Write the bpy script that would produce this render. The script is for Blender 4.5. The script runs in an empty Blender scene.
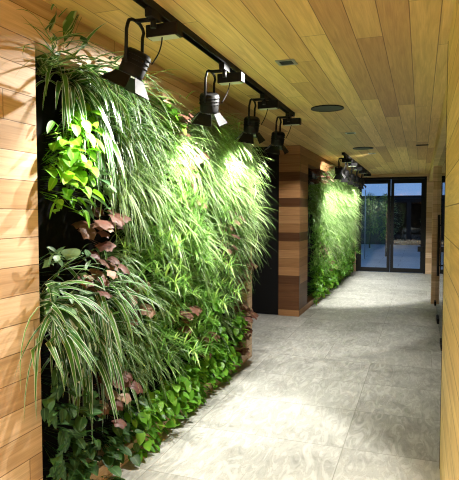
import bpy, math, random
from mathutils import Vector
random.seed(7)
R = math.radians
C = bpy.context.scene.collection
rnd = random.random
def U(a, b): return a + (b - a) * rnd()

# ------------------------------------------------------------------ dimensions (metres)
XL, XB, XR, XG = -1.66, -1.82, 0.13, 0.25      # left wall face, recess back, right panel face, right glass line
H = 2.5                                        # ceiling
Y0, YE = -3.6, 14.1                            # back end / glazed end
W1A, W1B, W1E = 2.0, 5.12, 5.3                 # first living wall: recess start, recess end, wall end
YC, W2A, W2B = 7.6, 8.2, 13.75                 # second wall block
RZ0, RZ1 = 0.10, 2.28                          # recess bottom / top

# ------------------------------------------------------------------ materials
def newmat(name):
    m = bpy.data.materials.new(name); m.use_nodes = True
    nt = m.node_tree; nt.nodes.clear()
    return m, nt
class NT:
    def __init__(s, nt): s.nt = nt
    def n(s, typ, **kw):
        o = s.nt.nodes.new(typ)
        for k, v in kw.items(): setattr(o, k, v)
        return o
    def link(s, a, b): s.nt.links.new(a, b)
    def val(s, sock, v):
        if isinstance(v, (int, float)): sock.default_value = v
        elif isinstance(v, (tuple, list)): sock.default_value = v
        else: s.link(v, sock)
    def math(s, op, a, b=None, c=None):
        o = s.n('ShaderNodeMath', operation=op)
        s.val(o.inputs[0], a)
        if b is not None: s.val(o.inputs[1], b)
        if c is not None: s.val(o.inputs[2], c)
        return o.outputs[0]
    def mix(s, f, a, b, mode='MIX'):
        o = s.n('ShaderNodeMix', data_type='RGBA', blend_type=mode)
        s.val(o.inputs[0], f); s.val(o.inputs[6], a); s.val(o.inputs[7], b)
        return o.outputs[2]
    def ramp(s, f, stops, interp='LINEAR'):
        o = s.n('ShaderNodeValToRGB'); o.color_ramp.interpolation = interp
        e = o.color_ramp.elements
        while len(e) < len(stops): e.new(0.5)
        for i, (p, c) in enumerate(stops): e[i].position = p; e[i].color = (*c, 1)
        s.link(f, o.inputs[0]); return o.outputs[0]
    def comb(s, x, y, z):
        o = s.n('ShaderNodeCombineXYZ')
        for i, v in enumerate((x, y, z)): s.val(o.inputs[i], v)
        return o.outputs[0]
def lin(r, g, b):
    f = lambda c: ((c/255 + .055)/1.055)**2.4 if c > 10 else c/255/12.92
    return (f(r), f(g), f(b))
def simple(name, col, rough=.5, metal=0, spec=.5, emit=None, es=1):
    m, nt = newmat(name); t = NT(nt)
    b = t.n('ShaderNodeBsdfPrincipled'); o = t.n('ShaderNodeOutputMaterial')
    b.inputs['Base Color'].default_value = (*col, 1); b.inputs['Roughness'].default_value = rough
    b.inputs['Metallic'].default_value = metal; b.inputs['Specular IOR Level'].default_value = spec
    if emit: b.inputs['Emission Color'].default_value = (*emit, 1); b.inputs['Emission Strength'].default_value = es
    t.link(b.outputs[0], o.inputs[0]); return m

def planks(name, axis, stops, pw=.152, length=1.9, rough=.5, seed=0., gap=.012, off=0.):
    """Timber boards. axis 'wall': boards run horizontally; 'ceil': boards run along Y."""
    m, nt = newmat(name); t = NT(nt)
    tc = t.n('ShaderNodeTexCoord'); sp = t.n('ShaderNodeSeparateXYZ'); t.link(tc.outputs['Object'], sp.inputs[0])
    x, y, z = sp.outputs
    if axis == 'wall': u, v = t.math('ADD', x, y), z
    else: u, v = y, x
    v = t.math('ADD', v, 50 + off); vr = t.math('DIVIDE', v, pw); row = t.math('FLOOR', vr); fv = t.math('FRACT', vr)
    wn = t.n('ShaderNodeTexWhiteNoise', noise_dimensions='2D'); t.link(t.comb(row, seed, 0), wn.inputs['Vector'])
    u2 = t.math('DIVIDE', t.math('ADD', t.math('ADD', u, 40), t.math('MULTIPLY', wn.outputs['Value'], 7.3)), length)
    idx = t.math('FLOOR', u2); fu = t.math('FRACT', u2)
    wn2 = t.n('ShaderNodeTexWhiteNoise', noise_dimensions='3D'); t.link(t.comb(row, idx, seed), wn2.inputs['Vector'])
    base = t.ramp(wn2.outputs['Value'], stops)
    # grain
    gv = t.comb(t.math('MULTIPLY', u, 1.1), t.math('MULTIPLY', v, 20.), t.math('MULTIPLY', wn2.outputs['Value'], 37.))
    ng = t.n('ShaderNodeTexNoise'); ng.inputs['Scale'].default_value = 1.6; ng.inputs['Detail'].default_value = 5; ng.inputs['Distortion'].default_value = 1.2
    t.link(gv, ng.inputs['Vector'])
    gv2 = t.comb(t.math('MULTIPLY', u, 3), t.math('MULTIPLY', v, 130.), wn2.outputs['Value'])
    ng2 = t.n('ShaderNodeTexNoise'); ng2.inputs['Scale'].default_value = 2.; ng2.inputs['Detail'].default_value = 3
    t.link(gv2, ng2.inputs['Vector'])
    k = t.math('ADD', t.math('MULTIPLY', ng.outputs[0], .75), t.math('MULTIPLY', ng2.outputs[0], .35))
    k = t.math('ADD', k, .45)
    col = t.mix(1.0, base, t.comb(k, t.math('POWER', k, 1.15), t.math('POWER', k, 1.35)), 'MULTIPLY')
    d1 = t.math('MINIMUM', fv, t.math('SUBTRACT', 1., fv))
    d2 = t.math('MULTIPLY', t.math('MINIMUM', fu, t.math('SUBTRACT', 1., fu)), length/pw)
    d = t.math('MINIMUM', d1, d2)
    g = t.math('SMOOTH_MIN', t.math('DIVIDE', d, gap*2), 1., .05)
    col = t.mix(g, (.09, .05, .02, 1), col)
    b = t.n('ShaderNodeBsdfPrincipled'); o = t.n('ShaderNodeOutputMaterial')
    t.link(col, b.inputs['Base Color']); b.inputs['Roughness'].default_value = rough; b.inputs['Specular IOR Level'].default_value = .2
    bp = t.n('ShaderNodeBump'); bp.inputs['Strength'].default_value = .25; bp.inputs['Distance'].default_value = .004
    t.link(t.math('ADD', g, t.math('MULTIPLY', k, .15)), bp.inputs['Height']); t.link(bp.outputs[0], b.inputs['Normal'])
    t.link(b.outputs[0], o.inputs[0]); return m

cedar = [(0, (.48, .31, .175)), (.3, (.57, .39, .235)), (.6, (.62, .44, .28)), (.85, (.66, .475, .31)), (1, (.69, .49, .32))]
cedar_ceil = [(0, (.42, .235, .085)), (.2, (.56, .355, .125)), (.5, (.65, .44, .15)), (.8, (.70, .49, .175)), (1, (.77, .55, .21))]
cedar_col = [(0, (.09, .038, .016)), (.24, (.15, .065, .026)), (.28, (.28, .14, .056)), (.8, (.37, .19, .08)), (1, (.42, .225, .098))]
M = {}
M['wood_wall'] = planks('wood_wall', 'wall', cedar, seed=3., pw=.1265, off=-.0515)
M['wood_panel'] = planks('wood_panel', 'wall', [(0, (.58, .42, .145)), (.4, (.66, .49, .17)), (.7, (.70, .53, .19)), (1, (.76, .59, .23))], seed=8., pw=.165, off=-.075, length=2.6)
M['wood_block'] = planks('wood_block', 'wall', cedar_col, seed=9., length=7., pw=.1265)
M['wood_ceiling'] = planks('wood_ceiling', 'ceil', cedar_ceil, seed=12., rough=.5, length=2.6, pw=.146, off=.002)
M['black'] = simple('black_metal', (.004, .004, .0042), .6, spec=.25)
M['black_matt'] = simple('black_felt', (.004, .004, .004), .95, spec=.1)
M['black_door'] = simple('black_door', (.0035, .0035, .0038), .6, spec=.2)
M['speaker'] = simple('speaker_mesh', (.045, .055, .04), .8)
M['steel'] = simple('steel', (.35, .36, .33), .35, .8)
M['lens'] = simple('lamp_lens', (.8, .85, .7), .3, emit=(1, 1, .85), es=.5)
M['lit_underside'] = simple('lit_underside_pale', (.55, .62, .45), .5)
M['concrete_wall'] = simple('render_wall', (.30, .34, .40), .8)
M['dark_wall'] = simple('dark_cladding', (.02, .025, .035), .8)
M['bark'] = simple('bark', (.06, .045, .03), .9)

def stone():
    m, nt = newmat('stone_floor'); t = NT(nt)
    tc = t.n('ShaderNodeTexCoord'); sp = t.n('ShaderNodeSeparateXYZ'); t.link(tc.outputs['Object'], sp.inputs[0])
    x, y, z = sp.outputs
    TL, TW = .69, 1.05
    v = t.math('DIVIDE', t.math('ADD', y, 39.945 - 3.415 + .555), TL)      # joints at y = 3.41, 4.10, 4.79, 5.48
    v = t.math('DIVIDE', t.math('ADD', y, 40*TL - 3.41), TL)
    row = t.math('FLOOR', v); fv = t.math('FRACT', v)
    sh = t.math('MULTIPLY', t.math('FLOORED_MODULO', row, 2.), .0)
    u = t.math('ADD', t.math('DIVIDE', t.math('ADD', x, 20*TW + .45), TW), sh)
    wnr = t.n('ShaderNodeTexWhiteNoise', noise_dimensions='1D'); t.link(row, wnr.inputs['W'])
    u = t.math('ADD', u, t.math('MULTIPLY', t.math('GREATER_THAN', wnr.outputs[0], .62), .45))
    iu = t.math('FLOOR', u); fu = t.math('FRACT', u)
    wn = t.n('ShaderNodeTexWhiteNoise', noise_dimensions='2D'); t.link(t.comb(row, iu, 0), wn.inputs['Vector'])
    w = wn.outputs['Value']
    def noise(sx, sy, sc, det, dist=0, off=0.):
        n = t.n('ShaderNodeTexNoise'); n.inputs['Scale'].default_value = sc; n.inputs['Detail'].default_value = det; n.inputs['Distortion'].default_value = dist
        n.inputs['Roughness'].default_value = .62
        t.link(t.comb(t.math('MULTIPLY', x, sx), t.math('MULTIPLY', y, sy), t.math('ADD', t.math('MULTIPLY', w, 23.), off)), n.inputs['Vector'])
        return n.outputs[0]
    n1 = noise(1, 1, 2.2, 7, .8); n2 = noise(2.2, .6, 7, 8, 1.6, 4.); n3 = noise(1, 1, 45, 3)
    f = t.math('ADD', t.math('MULTIPLY', n1, .42), t.math('ADD', t.math('MULTIPLY', n2, .60), t.math('MULTIPLY', t.math('SUBTRACT', w, .5), .09)))
    col = t.ramp(f, [(.34, (.22, .22, .195)), (.48, (.35, .35, .32)), (.58, (.44, .44, .405)), (.72, (.55, .545, .51))])
    vein = t.math('ABSOLUTE', t.math('SUBTRACT', n2, .5))
    col = t.mix(t.math('MULTIPLY', t.math('LESS_THAN', vein, .012), .35), col, (.22, .20, .15, 1))
    col = t.mix(t.math('MULTIPLY', t.math('SUBTRACT', n3, .35), .25), col, (.2, .2, .16, 1))
    d = t.math('MINIMUM', t.math('MULTIPLY', t.math('MINIMUM', fv, t.math('SUBTRACT', 1., fv)), TL), t.math('MULTIPLY', t.math('MINIMUM', fu, t.math('SUBTRACT', 1., fu)), TW))
    g = t.math('MINIMUM', t.math('DIVIDE', d, .004), 1.)
    col = t.mix(g, (.19, .185, .155, 1), col)
    b = t.n('ShaderNodeBsdfPrincipled'); o = t.n('ShaderNodeOutputMaterial')
    t.link(col, b.inputs['Base Color']); b.inputs['Roughness'].default_value = .55; b.inputs['Specular IOR Level'].default_value = .35
    bp = t.n('ShaderNodeBump'); bp.inputs['Strength'].default_value = .35; bp.inputs['Distance'].default_value = .006
    t.link(t.math('ADD', t.math('MULTIPLY', g, .3), t.math('ADD', n2, t.math('MULTIPLY', n3, .2))), bp.inputs['Height']); t.link(bp.outputs[0], b.inputs['Normal'])
    t.link(b.outputs[0], o.inputs[0]); return m
M['stone'] = stone()

def glass(name, tint=(.85, .9, .95)):
    m, nt = newmat(name); t = NT(nt)
    tr = t.n('ShaderNodeBsdfTransparent'); tr.inputs[0].default_value = (*tint, 1)
    gl = t.n('ShaderNodeBsdfGlossy'); gl.inputs['Roughness'].default_value = .01
    fr = t.n('ShaderNodeFresnel'); fr.inputs[0].default_value = 1.5
    mx = t.n('ShaderNodeMixShader'); o = t.n('ShaderNodeOutputMaterial')
    t.link(fr.outputs[0], mx.inputs[0]); t.link(tr.outputs[0], mx.inputs[1]); t.link(gl.outputs[0], mx.inputs[2]); t.link(mx.outputs[0], o.inputs[0])
    return m
M['glass'] = glass('glass'); M['far_glass'] = glass('far_glass', (.25, .32, .38))

def leafmat(name, stops, edge=None, e0=.26, e1=.36, rough=.42, vein=None, trans=.35):
    """Leaf colour from a per-leaf number 'tint'; 'across' runs 0..1 over the blade, so a pale margin is a real variegation."""
    m, nt = newmat(name); t = NT(nt)
    a = t.n('ShaderNodeAttribute', attribute_name='tint'); c = t.n('ShaderNodeAttribute', attribute_name='across')
    col = t.ramp(a.outputs['Fac'], stops)
    ab = t.math('ABSOLUTE', t.math('SUBTRACT', c.outputs['Fac'], .5))
    if edge:
        mr = t.n('ShaderNodeMapRange'); mr.inputs[1].default_value = e0; mr.inputs[2].default_value = e1
        t.link(ab, mr.inputs[0]); col = t.mix(mr.outputs[0], col, (*edge, 1))
    if vein:
        mr = t.n('ShaderNodeMapRange'); mr.inputs[1].default_value = .10; mr.inputs[2].default_value = .0
        t.link(ab, mr.inputs[0]); col = t.mix(t.math('MULTIPLY', mr.outputs[0], .6), col, (*vein, 1))
    b = t.n('ShaderNodeBsdfPrincipled'); b.inputs['Roughness'].default_value = rough; b.inputs['Specular IOR Level'].default_value = .45
    t.link(col, b.inputs['Base Color'])
    tl = t.n('ShaderNodeBsdfTranslucent'); t.link(t.mix(1., col, (1.05, 1.15, .8, 1), 'MULTIPLY'), tl.inputs[0])
    mx = t.n('ShaderNodeMixShader'); mx.inputs[0].default_value = trans
    o = t.n('ShaderNodeOutputMaterial')
    t.link(b.outputs[0], mx.inputs[1]); t.link(tl.outputs[0], mx.inputs[2]); t.link(mx.outputs[0], o.inputs[0])
    return m
M['spider'] = leafmat('spider_leaf', [(0, (.03, .10, .018)), (.5, (.06, .19, .03)), (1, (.14, .31, .055))], edge=(.74, .81, .72), e0=.35, e1=.42)
M['spider_dark'] = leafmat('spider_dark_leaf', [(0, (.03, .09, .02)), (.5, (.06, .17, .03)), (1, (.12, .26, .05))], edge=(.45, .55, .30), e0=.30, e1=.42)
M['grass'] = leafmat('lilyturf_leaf', [(0, (.08, .18, .03)), (.45, (.17, .34, .055)), (.8, (.27, .46, .10)), (1, (.55, .66, .38))], edge=(.74, .80, .62), e0=.33, e1=.46)
M['lime'] = leafmat('lime_leaf', [(0, (.09, .28, .015)), (.5, (.18, .44, .02)), (1, (.32, .58, .05))], vein=(.45, .65, .12), trans=.4)
M['heart'] = leafmat('dark_heart_leaf', [(0, (.015, .045, .012)), (.6, (.035, .10, .022)), (1, (.07, .17, .04))], vein=(.12, .22, .08), rough=.5)
M['arrow'] = leafmat('grey_arrow_leaf', [(0, (.05, .13, .05)), (.5, (.12, .23, .10)), (1, (.25, .38, .20))], vein=(.3, .42, .25), rough=.4)
M['heuchera'] = leafmat('heuchera_leaf', [(0, (.07, .022, .018)), (.4, (.15, .065, .045)), (.75, (.26, .135, .095)), (1, (.42, .30, .22))], vein=(.18, .05, .04), rough=.5, trans=.25)
M['fern'] = leafmat('fine_leaf', [(0, (.06, .17, .025)), (.5, (.17, .37, .06)), (1, (.42, .60, .18))], trans=.4)
M['foam'] = leafmat('foamflower_leaf', [(0, (.05, .16, .012)), (.5, (.12, .33, .025)), (1, (.28, .52, .06))], trans=.38)
M['conifer'] = leafmat('garden_leaf', [(0, (.05, .09, .02)), (1, (.20, .30, .07))])

# ------------------------------------------------------------------ mesh helpers
class MB:
    def __init__(s): s.v = []; s.f = []; s.sm = []
    def box(s, x0, x1, y0, y1, z0, z1):
        b = len(s.v)
        s.v += [(x, y, z) for x in (x0, x1) for y in (y0, y1) for z in (z0, z1)]
        for q in ((0,1,3,2),(4,6,7,5),(0,4,5,1),(2,3,7,6),(0,2,6,4),(1,5,7,3)): s.f.append(tuple(b+i for i in q)); s.sm.append(False)
    def obox(s, c, ax, ay, az, hx, hy, hz):
        b = len(s.v); c = Vector(c)
        for i in (-1, 1):
            for j in (-1, 1):
                for k in (-1, 1): s.v.append(tuple(c + ax*hx*i + ay*hy*j + az*hz*k))
        for q in ((0,1,3,2),(4,6,7,5),(0,4,5,1),(2,3,7,6),(0,2,6,4),(1,5,7,3)): s.f.append(tuple(b+i for i in q)); s.sm.append(False)
    def tube(s, pts, r, n=10, caps=True):
        rs = r if isinstance(r, (list, tuple)) else [r]*len(pts)
        pts = [Vector(p) for p in pts]; b = len(s.v)
        ref = None
        for i, p in enumerate(pts):
            d = (pts[min(i+1, len(pts)-1)] - pts[max(i-1, 0)])
            d = d.normalized() if d.length > 1e-9 else Vector((0,0,1))
            if ref is None:
                ref = d.cross(Vector((0,0,1)));
                if ref.length < .05: ref = d.cross(Vector((1,0,0)))
            a = (ref - d*ref.dot(d)).normalized(); c = d.cross(a); ref = a
            for k in range(n):
                t = 2*math.pi*k/n; s.v.append(tuple(p + (a*math.cos(t) + c*math.sin(t))*rs[i]))
        for i in range(len(pts)-1):
            for k in range(n):
                s.f.append((b+i*n+k, b+i*n+(k+1)%n, b+(i+1)*n+(k+1)%n, b+(i+1)*n+k)); s.sm.append(True)
        if caps:
            s.f.append(tuple(b+k for k in reversed(range(n)))); s.sm.append(False)
            e = b+(len(pts)-1)*n; s.f.append(tuple(e+k for k in range(n))); s.sm.append(False)
    def poly(s, pts):
        b = len(s.v); s.v += [tuple(p) for p in pts]; s.f.append(tuple(range(b, b+len(pts)))); s.sm.append(False)
    def build(s, name, mat, parent=None, bevel=0):
        me = bpy.data.meshes.new(name); me.from_pydata(s.v, [], s.f); me.materials.append(mat)
        me.polygons.foreach_set('use_smooth', s.sm); me.update()
        o = bpy.data.objects.new(name, me); C.objects.link(o)
        if parent: o.parent = parent
        if bevel:
            m = o.modifiers.new('bevel', 'BEVEL'); m.width = bevel; m.segments = 2; m.limit_method = 'ANGLE'
        return o
def tag(o, label, cat, group=None):
    o['label'] = label; o['category'] = cat
    if group: o['group'] = group
    return o
def thing(name, label, cat, loc=(0,0,0), rz=0, group=None):
    o = bpy.data.objects.new(name, None); C.objects.link(o); o.location = loc; o.rotation_euler = (0, 0, rz)
    o.empty_display_size = .1
    return tag(o, label, cat, group)
def struct(name, mb, mat, parent=None, **k):
    o = mb.build(name, mat, parent, **k)
    if not parent: o['kind'] = 'structure'
    return o
def boxes(*bs):
    m = MB()
    for b in bs: m.box(*b)
    return m

# ------------------------------------------------------------------ the setting
struct('floor', boxes((-4.2, .9, Y0, YE+.12, -.1, 0)), M['stone'])
struct('ceiling', boxes((-4.2, .9, Y0, YE+.12, H, H+.1)), M['wood_ceiling'])
struct('wall_left', boxes((XB-.1, XL, Y0, W1A, 0, H)), M['wood_wall'])
struct('trim_5', boxes((XB-.1, XL, W1A, W1B, 0, RZ0)), M['wood_wall'])
struct('trim_6', boxes((XB-.1, XL, W1A, W1B, RZ1, H)), M['wood_wall'])
struct('trim_7', boxes((XB-.1, XL, W1B, W1E, 0, H)), M['wood_wall'])
struct('wall_alcove', boxes((-4.2, XB-.1, W1E-.1, W1E, 0, H), (-4.2, -4.1, W1E, YC, 0, H)), M['black_door'])
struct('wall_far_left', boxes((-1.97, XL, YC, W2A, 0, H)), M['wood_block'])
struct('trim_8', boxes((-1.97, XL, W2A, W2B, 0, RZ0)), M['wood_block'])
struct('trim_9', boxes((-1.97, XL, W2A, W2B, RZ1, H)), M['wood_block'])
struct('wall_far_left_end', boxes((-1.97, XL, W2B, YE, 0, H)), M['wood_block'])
d3 = struct('door_3', boxes((-4.1, -1.97, YC+.012, YC+.06, 0.006, H)), M['black_door'])
struct('wall_right', boxes((XR, .9, Y0, 3.32, 0, H)), M['wood_panel'])
struct('trim_1', boxes((XR-.002, XR+.05, 3.32, 3.335, 0, H)), M['black'])
struct('trim_2', boxes((XR+.04, .5, 3.335, YE, 2.3, H)), M['wood_panel'])
struct('wall_back', boxes((XL, XR, Y0-.1, Y0, 0, H)), M['black_door'])
struct('wall_outer_right', boxes((.8, .9, 3.335, YE, 0, H)), M['dark_wall'])
# end wall around the glazed doors
DX0, DX1, DZ = -1.58, .125, 2.43
struct('wall_end', boxes((XL, DX0, YE, YE+.1, 0, H), (DX1, .9, YE, YE+.1, 0, H), (DX0, DX1, YE, YE+.1, DZ, H)), M['wood_wall'])
struct('trim_3', boxes((.18, .31, 9.44, 9.56, 0, 2.3)), M['wood_wall'], bevel=.004)       # timber post

def door_leaf(name, x0, x1, left):
    st = .075
    o = struct(name, boxes((x0, x0+st, YE+.015, YE+.075, .012, DZ-.055), (x1-st, x1, YE+.015, YE+.075, .012, DZ-.055),
                       (x0+st, x1-st, YE+.015, YE+.075, .012, .115), (x0+st, x1-st, YE+.015, YE+.075, DZ-.16, DZ-.055)), M['black'])
    boxes((x0+st-.005, x1-st+.005, YE+.04, YE+.052, .11, DZ-.155)).build('glass_pane', M['glass'], o)
    hx = x1 - st*.5 if left else x0 + st*.5
    return o, hx
dl, hx = door_leaf('door_1', DX0+.05, -.735, True)
dr, hx2 = door_leaf('door_2', -.725, DX1-.05, False)
h = MB(); h.box(DX1-.19, DX1-.055, YE-.035, YE+.02, .55, .68); h.build('lock_box', M['black'], dr)
struct('trim_4', boxes((DX0, DX0+.05, YE, YE+.1, 0, DZ), (DX1-.05, DX1, YE, YE+.1, 0, DZ), (DX0+.05, DX1-.05, YE, YE+.1, DZ-.05, DZ)), M['black'])

# frameless glass doors on the right behind the timber panel
def side_door(name, y0, y1):
    o = struct(name, boxes((XG-.005, XG+.007, y0, y1, .012, 2.298)), M['glass'])
    boxes((XG-.02, XG+.022, y0, y0+.16, .004, .07), (XG-.02, XG+.022, y1-.16, y1, .004, .07)).build('patch_fitting', M['black'], o)
    return o
side_door('door_4', 3.36, 4.85); side_door('door_5', 4.87, 6.37)
g6 = side_door('door_6', 6.39, 7.88); g7 = side_door('door_7', 7.9, 9.4)
hm = MB(); hm.tube([(XG-.055, 6.5, .80), (XG-.055, 6.5, 1.50)], .014, 12)
for z in (.92, 1.38): hm.tube([(XG-.055, 6.5, z), (XG, 6.5, z)], .009, 8)
hm.build('pull_handle', M['black'], g6)

# black planting panels behind the two living walls
tag(boxes((XB-.1, XB+.02, W1A+.002, W1B-.002, RZ0+.002, RZ1-.002)).build('planting_panel', M['black_matt']),
    'black planting panel recessed in the timber wall, behind the nearer plants', 'planting panel')
tag(boxes((-1.97, XB+.02, W2A+.002, W2B-.002, RZ0+.002, RZ1-.002)).build('planting_panel', M['black_matt']),
    'black planting panel behind the farther plants near the glass doors', 'planting panel')

# ------------------------------------------------------------------ ceiling fittings
def ring(mb, cx, cy, z0, z1, r0, r1, n=36):
    b = len(mb.v)
    for k in range(n):
        t = 2*math.pi*k/n; c, s_ = math.cos(t), math.sin(t)
        mb.v += [(cx+r1*c, cy+r1*s_, z1), (cx+r1*c, cy+r1*s_, z0), (cx+r0*c, cy+r0*s_, z0), (cx+r0*c, cy+r0*s_, z1)]
    for k in range(n):
        a, e = b+4*k, b+4*((k+1) % n)
        for i in range(3): mb.f.append((a+i, e+i, e+i+1, a+i+1)); mb.sm.append(False)
def speaker(x, y, label):
    t = thing('ceiling_speaker', label, 'speaker', (x, y, H), 0, 'round speakers in the timber ceiling')
    m = MB(); m.tube([(0, 0, 0), (0, 0, -.006)], .142, 40); m.build('grille', M['speaker'], t)
    m = MB(); ring(m, 0, 0, -.009, 0, .142, .152); m.build('rim', M['black'], t)
speaker(-.84, 5.02, 'round dark speaker in the ceiling, nearer and larger of the two')
speaker(-.84, 8.27, 'round dark speaker in the ceiling, farther and smaller of the two')
def downlight(x, y, s, label, e, size, aim):
    t = thing('square_downlight', label, 'downlight', (x, y, H), 0, 'square downlights in the timber ceiling')
    m = MB(); w = s*.68
    m.box(-s, -w, -s, s, -.005, 0); m.box(w, s, -s, s, -.005, 0); m.box(-w, w, -s, -w, -.005, 0); m.box(-w, w, w, s, -.005, 0)
    m.build('frame', M['steel'], t)
    m = MB(); m.box(-w, w, -w, w, -.003, 0); m.build('baffle', M['black'], t)
    ld = bpy.data.lights.new('washer_lamp', 'SPOT'); ld.energy = e; ld.spot_size = R(size); ld.spot_blend = .25; ld.shadow_soft_size = .02; ld.color = (1, .975, .91)
    lo = bpy.data.objects.new('lamp', ld); C.objects.link(lo); lo.parent = t; lo.location = (0, 0, -.008)
    lo.rotation_euler = (Vector(aim) - Vector((x, y, H))).to_track_quat('-Z', 'Y').to_euler()
downlight(-.84, 3.42, .062, 'square recessed downlight nearest the front, close to the black track', 345, 104, (-1.66, 2.7, 1.0))
downlight(-.83, 6.67, .06, 'small square downlight between the two round ceiling speakers', 120, 90, (-1.66, 7.2, .4))
downlight(-.78, 9.05, .06, 'small square downlight beyond the farther round speaker', 330, 105, (-1.66, 10.2, 1.0))
t = thing('linear_downlight', 'narrow black slot light in ceiling near the right wall', 'downlight', (0, 8.19, H))
boxes((-.085, .085, -.06, .06, -.004, 0)).build('frame', M['black'], t)
boxes((-.07, .07, -.03, .03, -.006, -.004)).build('baffle', M['black_matt'], t)

# ------------------------------------------------------------------ track lighting
XT = -1.2
def track(y0, y1, label):
    t = thing('lighting_track', label, 'lighting track', (XT, y0, H), 0)
    L = y1-y0
    m = MB(); m.box(-.022, -.017, 0, L, -.036, 0); m.box(.017, .022, 0, L, -.036, 0); m.box(-.017, .017, 0, L, -.012, 0)
    m.build('rail', M['black'], t)
    boxes((-.024, .024, -.02, 0, -.038, 0)).build('end_cap', M['black'], t); boxes((-.024, .024, L, L+.02, -.038, 0)).build('end_cap', M['black'], t)
track(.4, 5.12, 'long black lighting track on ceiling above the nearer living wall')
track(8.75, 13.4, 'black lighting track on ceiling above the farther living wall')

def spotlight(y, label, group, tilt=.30, yawd=0., power=100, size=112, blend=.25):
    """Adapter under the rail, a gear box to the right, a U-shaped yoke to the left carrying the lamp head with barn doors."""
    t = thing('track_spotlight', label, 'spotlight', (XT, y, H-.036), 0, group)
    m = MB(); m.box(-.018, .018, -.05, .05, -.035, .008); m.tube([(0, 0, -.03), (0, 0, -.075)], .014, 10); m.build('adapter', M['black'], t)
    g = boxes((-.07, .10, .05, .115, -.095, -.035)).build('gear_box', M['black'], t, bevel=.004)
    boxes((-.06, .085, .055, .11, -.0975, -.0935)).build('underside_plate', M['lit_underside'], g)  # pale plate puts the light on the black box's underside into colour
    hx, hz = -.105, -.24                         # head pivot
    w = .075
    m = MB()
    pts = [(hx, -w, hz), (hx+.005, -w, -.09)]
    for k in range(0, 7):
        a = math.pi*k/6; pts.append((hx+.012, -w*math.cos(a), -.065 + .035*math.sin(a)))
    pts += [(hx+.005, w, -.09), (hx, w, hz)]
    m.tube(pts, .0085, 8); m.tube([(0, 0, -.034), (hx+.012, 0, -.031)], .011, 8); m.build('yoke', M['black'], t)
    m = MB(); pts = []
    for k in range(9):
        u = k/8; pts.append((.02 - .06*u, .055 + .03*math.sin(u*3.14), -.075 - .15*u + .0*u))
    m.tube(pts, .0035, 6); m.build('cable', M['black'], t)
    d = Vector((-math.sin(tilt), math.sin(yawd), -math.cos(tilt))).normalized()
    ay = (Vector((0, 1, 0)) - d*d.y).normalized(); ax = ay.cross(d)
    p = Vector((hx, 0, hz))
    hd = MB(); hd.tube([p - d*.07, p - d*.06, p + d*.035, p + d*.05], [.05, .062, .062, .06], 20)
    for k in range(3): hd.tube([p - d*(.05-.02*k), p - d*(.043-.02*k)], .066, 20)
    hdo = hd.build('lamp_head', M['black'], t)
    m = MB(); m.tube([p + d*.0505, p + d*.0535], .045, 20); m.build('lens', M['lens'], t)
    q = p + d*.052
    for s, a, b in ((1, ax, ay), (-1, ax, ay), (1, ay, ax), (-1, ay, ax)):       # four flared barn doors
        a = a*s; o1 = a*.056; n = (a*.62 + d*.78).normalized(); L = .082
        pr = [q + o1 - b*.042, q + o1 + b*.042, q + o1 + n*L + b*.07, q + o1 + n*L - b*.07]
        th = n.cross(b).normalized()*.0015; m = MB(); v0 = len(m.v)
        m.v += [tuple(v-th) for v in pr] + [tuple(v+th) for v in pr]
        for f in ((0,3,2,1),(4,5,6,7),(0,1,5,4),(1,2,6,5),(2,3,7,6),(3,0,4,7)): m.f.append(f); m.sm.append(False)
        m.build('barn_door', M['black'], t)
    ld = bpy.data.lights.new('spot_lamp', 'SPOT'); ld.energy = power; ld.spot_size = R(size); ld.spot_blend = blend
    ld.shadow_soft_size = .018; ld.color = (1, .975, .91)
    lo = bpy.data.objects.new('lamp', ld); C.objects.link(lo); lo.parent = t
    lo.location = q + d*.088; lo.rotation_euler = d.to_track_quat('-Z', 'Y').to_euler()
    return t
G1, G2 = 'spotlights on the nearer track', 'spotlights on the farther track'
P1 = 145
spotlight(2.27, 'large black track spotlight nearest the front, above white-edged spider plant', G1, tilt=.45, yawd=-.05, power=P1*.5, size=106, blend=.8)
spotlight(3.23, 'black track spotlight second from the front on nearer track', G1, tilt=.2, yawd=.35, power=P1, blend=.95, size=125)
spotlight(4.14, 'black track spotlight third from the front on nearer track', G1, tilt=.2, yawd=.35, power=P1, blend=.95, size=125)
spotlight(4.98, 'smallest black spotlight at the far end of the nearer track', G1, tilt=.2, yawd=.3, power=P1, blend=.95, size=125)
for i, y in enumerate((9.0, 9.8, 10.7, 11.6, 12.6)):
    spotlight(y, 'black spotlight on the farther track, %s from its near end' % ('first', 'second', 'third', 'fourth', 'fifth')[i], G2, tilt=.05, yawd=.4, power=P1*.95, size=112, blend=.95)

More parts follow.
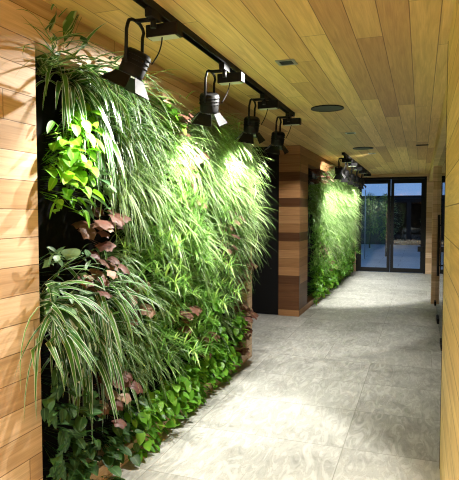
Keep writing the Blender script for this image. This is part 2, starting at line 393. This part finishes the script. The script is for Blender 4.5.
# ------------------------------------------------------------------ leaves
class LB:
    def __init__(s): s.v = []; s.f = []; s.a = []; s.t = []
    def add(s, p, across, tint): s.v.append((max(p[0], .012 + .004*rnd()), p[1], p[2])); s.a.append(across); s.t.append(tint); return len(s.v)-1
    def ribbon(s, p, az, el, L, w, droop, seg=8, prof=None, tint=.5, fold=.18, roll=0., clamp=True):
        p = Vector(p); d = Vector((math.cos(el)*math.cos(az), math.cos(el)*math.sin(az), math.sin(el)))
        ds = L/seg; prev = None
        for i in range(seg+1):
            v = i/seg
            side = d.cross(Vector((0, 0, 1)))
            if side.length < .12: side = Vector((math.sin(az), -math.cos(az), 0))
            side.normalize(); nrm = side.cross(d).normalized()
            side = (side*math.cos(roll) + nrm*math.sin(roll)); nrm = side.cross(d).normalized()
            hw = w*.5*(prof(v) if prof else max(.04, (1-v**2.5)*min(1, .55+2.5*v)))
            f = nrm*fold*hw
            a = s.add(p - side*hw + f, 0., tint); b = s.add(p, .5, tint); c = s.add(p + side*hw + f, 1., tint)
            if prev:
                s.f.append((prev[0], prev[1], b, a)); s.f.append((prev[1], prev[2], c, b))
            prev = (a, b, c)
            p = p + d*ds
            d = (d + Vector((0, 0, -1))*droop*ds).normalized()
    def lobed(s, c, d, n, r, tint, lobes=6, cup=.15, k=18):
        c = Vector(c); d = Vector(d).normalized(); n = Vector(n); n = (n - d*n.dot(d)).normalized(); sd = d.cross(n)
        m = s.add(c, .5, tint); ring_ = []; mid = []
        for i in range(k):
            t = 2*math.pi*i/k
            rr = r*(1 + .13*math.cos(lobes*t) )*(1 - .35*max(0, -math.cos(t))**6)
            q = d*math.cos(t) + sd*math.sin(t)
            mid.append(s.add(c + q*rr*.55 + n*r*.10, .5 + .3*math.cos(lobes*t*.5)**2, tint*.97))
            ring_.append(s.add(c + q*rr - n*r*cup*(.6+.6*math.sin(lobes*t+1)), .95 if i % 3 else .55, tint))
        for i in range(k):
            j = (i+1) % k
            s.f.append((m, mid[i], mid[j])); s.f.append((mid[i], ring_[i], ring_[j], mid[j]))
    def mesh(s, name, mat):
        me = bpy.data.meshes.new(name); me.from_pydata(s.v, [], s.f); me.materials.append(mat)
        for nm, arr in (('across', s.a), ('tint', s.t)):
            at = me.attributes.new(nm, 'FLOAT', 'POINT'); at.data.foreach_set('value', arr)
        me.polygons.foreach_set('use_smooth', [True]*len(me.polygons)); me.update()
        return me
heart = lambda v: max(.03, 1.9*(v+.02)**.42*(1-v)**.75*1.0)
lance = lambda v: max(.03, 2.1*(v+.01)**.6*(1-v)**.8)
tt = lambda: min(1, max(0, random.gauss(.5, .25)))

def m_spider(n, L, w, key, up=.9, droop=5.2, lo=-.35):
    b = LB()
    for i in range(n):
        az = random.gauss(0, .95); el = U(lo, up)
        l = L*U(.6, 1.1)
        b.ribbon((.01, U(-.05, .05), U(-.03, .04)), az, el, l, w*U(.7, 1.15), droop*U(.4, 1.8)/max(.35, L*1.6), 9, None, tt(), .25, U(-.6, .6))
    return b.mesh('spider_plant_leaves', M[key])
def m_grass(n, L, w):
    b = LB()
    for i in range(n):
        az = random.gauss(0, .7); el = U(-.5, 1.0)
        b.ribbon((.01, U(-.09, .09), U(-.06, .06)), az, el, L*U(.55, 1.1), w*U(.7, 1.2), U(2.6, 6), 8, None, tt(), .2, U(-.4, .4))
    return b.mesh('lilyturf_leaves', M['grass'])
def m_broad(n, lo, hi, wr, key, spread, out, prof, droop=4, mesh='leaves'):
    b = LB()
    for i in range(n):
        y, z = U(-spread, spread), U(-spread, spread); x = out*U(.35, 1)*(1 - .35*(abs(y)+abs(z))/spread/2)
        l = U(lo, hi); az = random.gauss(0, .6) + y*2; el = U(-1.0, .25); tn = tt()
        # stalk then blade
        p0 = Vector((.005, y*.4, z*.6)); p1 = Vector((x, y, z)); dv = p1-p0
        ee = math.asin(max(-1, min(1, dv.z/dv.length))); aa = math.atan2(dv.y, dv.x)
        b.ribbon(p0, aa, ee, dv.length, .005, .0, 2, lambda v: 1, tn*.6, .1)
        b.ribbon(p1, az, el, l, l*wr, droop*U(.5, 1.4), 7, prof, tn, .25, U(-.45, .45))
    return b.mesh(mesh, M[key])
def m_heuchera(n, rr):
    b = LB()
    for i in range(n):
        y, z = U(-.13, .13), U(-.11, .12); x = U(.08, .28)
        p0 = Vector((.005, y*.3, z*.3)); p1 = Vector((x, y, z)); dv = p1-p0; tn = tt()
        b.ribbon(p0, math.atan2(dv.y, dv.x), math.asin(dv.z/dv.length), dv.length, .005, 0, 2, lambda v: 1, tn*.5, .1)
        b.lobed(p1, (U(.4, .9), y*3+U(-.3, .3), U(-.7, -.1)), (U(.2, .7), U(-.3, .3), 1), rr*U(.65, 1.15), tn)
    return b.mesh('heuchera_leaves', M['heuchera'])
def m_fine(n, L):
    b = LB()
    for i in range(n):
        az = random.gauss(0, .7); el = random.gauss(.05, .5); l = L*U(.35, 1.05); tn = tt()
        p0 = Vector((.01, U(-.07, .07), U(-.09, .09))); d = Vector((math.cos(el)*math.cos(az), math.cos(el)*math.sin(az), math.sin(el)))
        b.ribbon(p0, az, el, l, .005, 1.2, 5, lambda v: 1, tn*.5, .1)
        k = 5; p = p0.copy(); dd = d.copy()
        for q in range(k):
            p = p + dd*(l/k); dd = (dd + Vector((0, 0, -1))*1.2*l/k).normalized()
            if q < 1: continue
            for w in range(4 if q < k-1 else 12):
                b.ribbon(p, U(-2.0, 2.0), U(-.5, 1.1), U(.08, .16), .009, 5, 4, None, min(1, max(0, tn+U(-.25, .25))), .15)
    return b.mesh('fern_fronds', M['fern'])

NV = 3
def rename(me, n): me.name = n; return me
V = {
 'S': [m_spider(82, .52, .034, 'spider', 1.2, 5.2) for _ in range(NV)],
 's': [m_spider(62, .40, .017, 'spider_dark', 1.1, 3.2) for _ in range(NV)],
 'a': [m_spider(46, .46, .021, 'spider_dark', 1.4, 2.2, .2)],
 'G': [m_grass(130, .56, .0115) for _ in range(NV)],
 'P': [m_broad(52, .06, .105, .72, 'lime', .15, .30, heart, 7, 'pothos_leaves') for _ in range(2)],
 'Y': [m_broad(46, .055, .10, .75, 'heart', .18, .24, heart, 4, 'heart_leaves') for _ in range(NV)],
 'y': [m_broad(40, .06, .11, .5, 'arrow', .17, .24, lance, 4, 'arrow_leaves') for _ in range(2)],
 'H': [m_heuchera(15, .052) for _ in range(NV)],
 'F': [m_fine(20, .36) for _ in range(NV)],
 'T': [m_broad(85, .045, .088, .75, 'foam', .16, .26, heart, 5, 'foamflower_leaves') for _ in range(NV)],
}
def edge_mesh(me):
    """The same plant grown beside the timber reveal: its outer leaves bend forward over the wall face."""
    c = me.copy(); n = len(c.vertices); co_ = [0.]*(3*n); c.vertices.foreach_get('co', co_)
    for i in range(n):
        a = min(1, max(0, (abs(co_[3*i+1]) - .015)/.06)); a = a*a*(3-2*a)
        m = .175*a
        if co_[3*i] < m: co_[3*i] = m + .25*co_[3*i]
    c.vertices.foreach_set('co', co_); c.update(); return c
VE = {k: [edge_mesh(m) for m in V[k][:2]] for k in V}
INFO = {
 'S': ('spider_plant', 'large white-edged spider plant', 'spider plants'),
 's': ('spider_plant', 'dark green fine-leaved spider plant', 'spider plants'),
 'a': ('spider_plant', 'sparse upward-arching green spider plant', 'spider plants'),
 'G': ('lilyturf', 'pale-striped grassy lilyturf', 'lilyturf tufts'),
 'P': ('lime_pothos', 'bright lime-green pothos', 'lime pothos'),
 'Y': ('philodendron', 'dark heart-leaved philodendron', 'philodendrons'),
 'y': ('syngonium', 'grey-green pointed-leaf syngonium', 'syngoniums'),
 'H': ('heuchera', 'reddish-brown heuchera', 'heucheras'),
 'F': ('fine_leaved_fern', 'feathery mid-green fine-leaved fern', 'ferns'),
 'T': ('foamflower', 'low bright green foamflower', 'foamflowers'),
}
ORD = ['first', 'second', 'third', 'fourth', 'fifth', 'sixth', 'seventh', 'eighth', 'ninth', 'tenth', 'eleventh', 'twelfth', 'thirteenth', 'fourteenth']
ROWN = ['top row', 'second row down', 'third row down', 'fourth row down', 'fifth row down', 'sixth row down', 'seventh row down', 'second lowest row', 'bottom row']
def plant(k, y, z, label, group, sc=1., x=XB+.018, edge=False):
    nm = INFO[k][0]
    o = bpy.data.objects.new(nm, random.choice((VE if edge else V)[k])); C.objects.link(o)
    o.location = (x, y, z); sg = 1
    o.rotation_euler = (random.gauss(0, .10), 0, 0)
    o.scale = (sc*U(.92, 1.08), sg*sc*U(.9, 1.1), sc*U(.92, 1.08))
    tag(o, label, 'plant', group); return o
def living_wall(rows, zs, y0, dy, where, rownames, scx=1.):
    for r, line in enumerate(rows):
        n = 0
        for c, k in enumerate(line):
            if k == '.': continue
            sc = 1.
            drop = {'S': .06, 's': .06, 'G': .07}.get(k, 0)
            y = y0 + dy*(c + .5*(r % 2)) + U(-.04, .04); z = zs[r] + U(-.035, .035) + drop
            if c == 0 and r % 2: y -= .2 if k == 'S' else .1
            kind = INFO[k]
            plant(k, y, min(z, RZ1-(.0 if k == 'a' else .06)) + (.08 if k == 'a' else 0), '%s, %s of %s, %s from left' % (kind[1], rownames[r], where, ORD[n]), '%s in the %s' % (kind[2], where), sc*scx, edge=c in (0, len(line)-1))
            n += 1
ROWS1 = ['aSSGTHGGGGG',
         'PSSGGHGGGGG',
         'PyGGsFHGGGG',
         '.HsFGFsFHGG',
         'yHsFsFGFHsG',
         'SSHsFsFFssH',
         'YSssFHFTssH',
         'YHsssTHTsTH',
         'YYYTTTTTTTH']
living_wall(ROWS1, [2.13, 1.90, 1.66, 1.43, 1.19, .95, .71, .46, .18], 2.16, .27, 'nearer living wall', ROWN)
ROWS2 = ['HHHGGGGGGGGG',
         'GGGGGGGGGGGG',
         'GGGGGFGGGGGG',
         'FGFGGGFGGGGG',
         'FHHGFHGFGFGG',
         'TFHTHFTTFTFT',
         'TTTTTTTTTTTT']
RN2 = ['top row', 'second row down', 'third row down', 'middle row', 'third lowest row', 'second lowest row', 'bottom row']
living_wall(ROWS2, [2.1, 1.8, 1.5, 1.2, .88, .54, .24], 8.72, .42, 'farther living wall', RN2, 1.08)

plant('P', 2.36, 1.99, 'bright lime-green pothos under the arching leaves at top left corner of wall', 'lime pothos in the nearer living wall', .8, edge=True)
# ------------------------------------------------------------------ courtyard beyond the glazed doors
def paving():
    m, nt = newmat('courtyard_paving'); t = NT(nt)
    tc = t.n('ShaderNodeTexCoord'); br = t.n('ShaderNodeTexBrick'); t.link(tc.outputs['Object'], br.inputs[0])
    br.inputs['Scale'].default_value = 1; br.inputs['Brick Width'].default_value = 1.2; br.inputs['Row Height'].default_value = .8; br.inputs['Mortar Size'].default_value = .012
    br.inputs['Color1'].default_value = (.24, .27, .30, 1); br.inputs['Color2'].default_value = (.32, .35, .38, 1); br.inputs['Mortar'].default_value = (.1, .11, .12, 1)
    b = t.n('ShaderNodeBsdfPrincipled'); o = t.n('ShaderNodeOutputMaterial'); t.link(br.outputs[0], b.inputs[0]); b.inputs['Roughness'].default_value = .35
    t.link(b.outputs[0], o.inputs[0]); return m
g = boxes((-12, 12, YE+.12, 40, -.12, -.02)).build('courtyard_ground', paving()); g['kind'] = 'structure'
b = thing('building', 'dark building with black glazed doors across the courtyard, seen through the glass', 'building', (0, 27, -.02))
YB = 0
boxes((-9, -1.5, YB, YB+3, 0, 2.3), (.4, 9, YB, YB+3, 0, 2.3), (-1.5, .4, YB, YB+3, 2.2, 2.3), (-1.5, .4, YB+2.8, YB+3, 0, 2.2)).build('wall', M['dark_wall'], b)
for x0, x1 in ((-1.5, -.55), (-.55, .4)):
    fr = boxes((x0, x0+.1, YB, YB+.1, 0, 2.2), (x1-.1, x1, YB, YB+.1, 0, 2.2), (x0+.1, x1-.1, YB, YB+.1, 0, .15), (x0+.1, x1-.1, YB, YB+.1, 2.05, 2.2)).build('door', M['black'], b)
    boxes((x0+.1, x1-.1, YB+.04, YB+.05, .15, 2.05)).build('glass_pane', M['far_glass'], fr)
boxes((-9.2, 9.2, YB-.2, YB+3.2, 2.3, 2.38)).build('roof_slab', M['black'], b)
def shrub(x, y, h, r, label, n=900):
    t = thing('shrub', label, 'shrub', (x, y, -.02), 0, 'shrubs in the courtyard')
    m = MB(); m.tube([(0, 0, 0), (.02, 0, h*.45), (0, .02, h*.8)], [.03, .022, .01], 8)
    for k in range(6):
        a = k*1.05; m.tube([(.01, 0, h*(.3+.06*k)), (r*.6*math.cos(a), r*.6*math.sin(a), h*(.5+.07*k))], [.012, .005], 6)
    m.build('trunk', M['bark'], t)
    L_ = LB()
    for i in range(n):
        a, u = U(0, 6.283), rnd(); zz = h*U(.28, 1.0); rr = r*math.sqrt(u)*math.sin(min(1, (zz/h-.2)/.8)*math.pi*.9+.15)
        az = a + U(-.6, .6); p = (rr*math.cos(a)+50, rr*math.sin(a), zz)
        L_.ribbon(p, az, U(-.7, .8), U(.08, .15), .045, 4, 3, lance, rnd(), .1)
    L_.v = [(v[0]-50, v[1], v[2]) for v in L_.v]
    o = bpy.data.objects.new('foliage', L_.mesh('shrub_foliage', M['conifer'])); C.objects.link(o); o.parent = t
shrub(-1.15, 19.5, 2.2, .5, 'tall loose shrub in the courtyard, behind the left glass door')
shrub(.45, 20.5, 2.2, .42, 'dark shrub in the courtyard, behind the right glass door')
shrub(-2.1, 24, 2.4, .8, 'wide shrub at left of the courtyard beyond the glass')
shrub(.9, 24.5, 2.4, .8, 'wide shrub at right of the courtyard beyond the glass')
t = thing('streak_pole', 'slim pale pole added for the white streak reflected in the left glass door', 'pole', (-1.75, 18.2, -.02))  # pole stands in for a white reflection streak in the door glass
m = MB(); m.tube([(0, 0, 0), (0, 0, 2.3)], .016, 10); m.build('shaft', M['steel'], t)
boxes((-.06, .06, -.06, .06, 0, .012)).build('base_plate', M['steel'], t)

# ------------------------------------------------------------------ light: dusk sky outside, added fill lamps behind the viewer
w = bpy.data.worlds.new('dusk'); bpy.context.scene.world = w; w.use_nodes = True
bg = w.node_tree.nodes['Background']; bg.inputs[0].default_value = (.24, .42, .74, 1); bg.inputs[1].default_value = 1.0
def add_fill_lamp(x, y, z, e, label, group, sz=157):  # unseen fill lamp, added to brighten the corridor
    t = thing('fill_light', label, 'downlight', (x, y, z), 0, group)
    m = MB(); m.tube([(0, 0, 0), (0, 0, -.006)], .06, 24); m.build('fill_disc', M['lens'], t)
    ld = bpy.data.lights.new('fill_lamp', 'SPOT'); ld.energy = e; ld.spot_size = R(sz); ld.spot_blend = .9; ld.shadow_soft_size = .08; ld.color = (1, .94, .8)
    lo = bpy.data.objects.new('lamp', ld); C.objects.link(lo); lo.location = (0, 0, -.03); lo.parent = t
for y in (-2.6, -1.5, -.4): add_fill_lamp(-1.42, y, H, 600, 'round fill lamp added on the ceiling behind the viewer', 'added fill lamps behind the viewer')
# ------------------------------------------------------------------ camera and view
cd = bpy.data.cameras.new('camera'); co = bpy.data.objects.new('camera', cd); C.objects.link(co)
co.location = (0, 0, 1.52); co.rotation_euler = (R(90-2.916), 0, R(19.842))
cd.sensor_fit = 'HORIZONTAL'; cd.sensor_width = 36; cd.lens = 36*530/459; cd.clip_start = .02; cd.clip_end = 200
sc = bpy.context.scene; sc.camera = co; sc.cycles.filter_width = 1.1
sc.view_settings.view_transform = 'Standard'; sc.view_settings.look = 'None'; sc.view_settings.gamma = 1; sc.view_settings.use_curve_mapping = False
sc.view_settings.exposure = 0
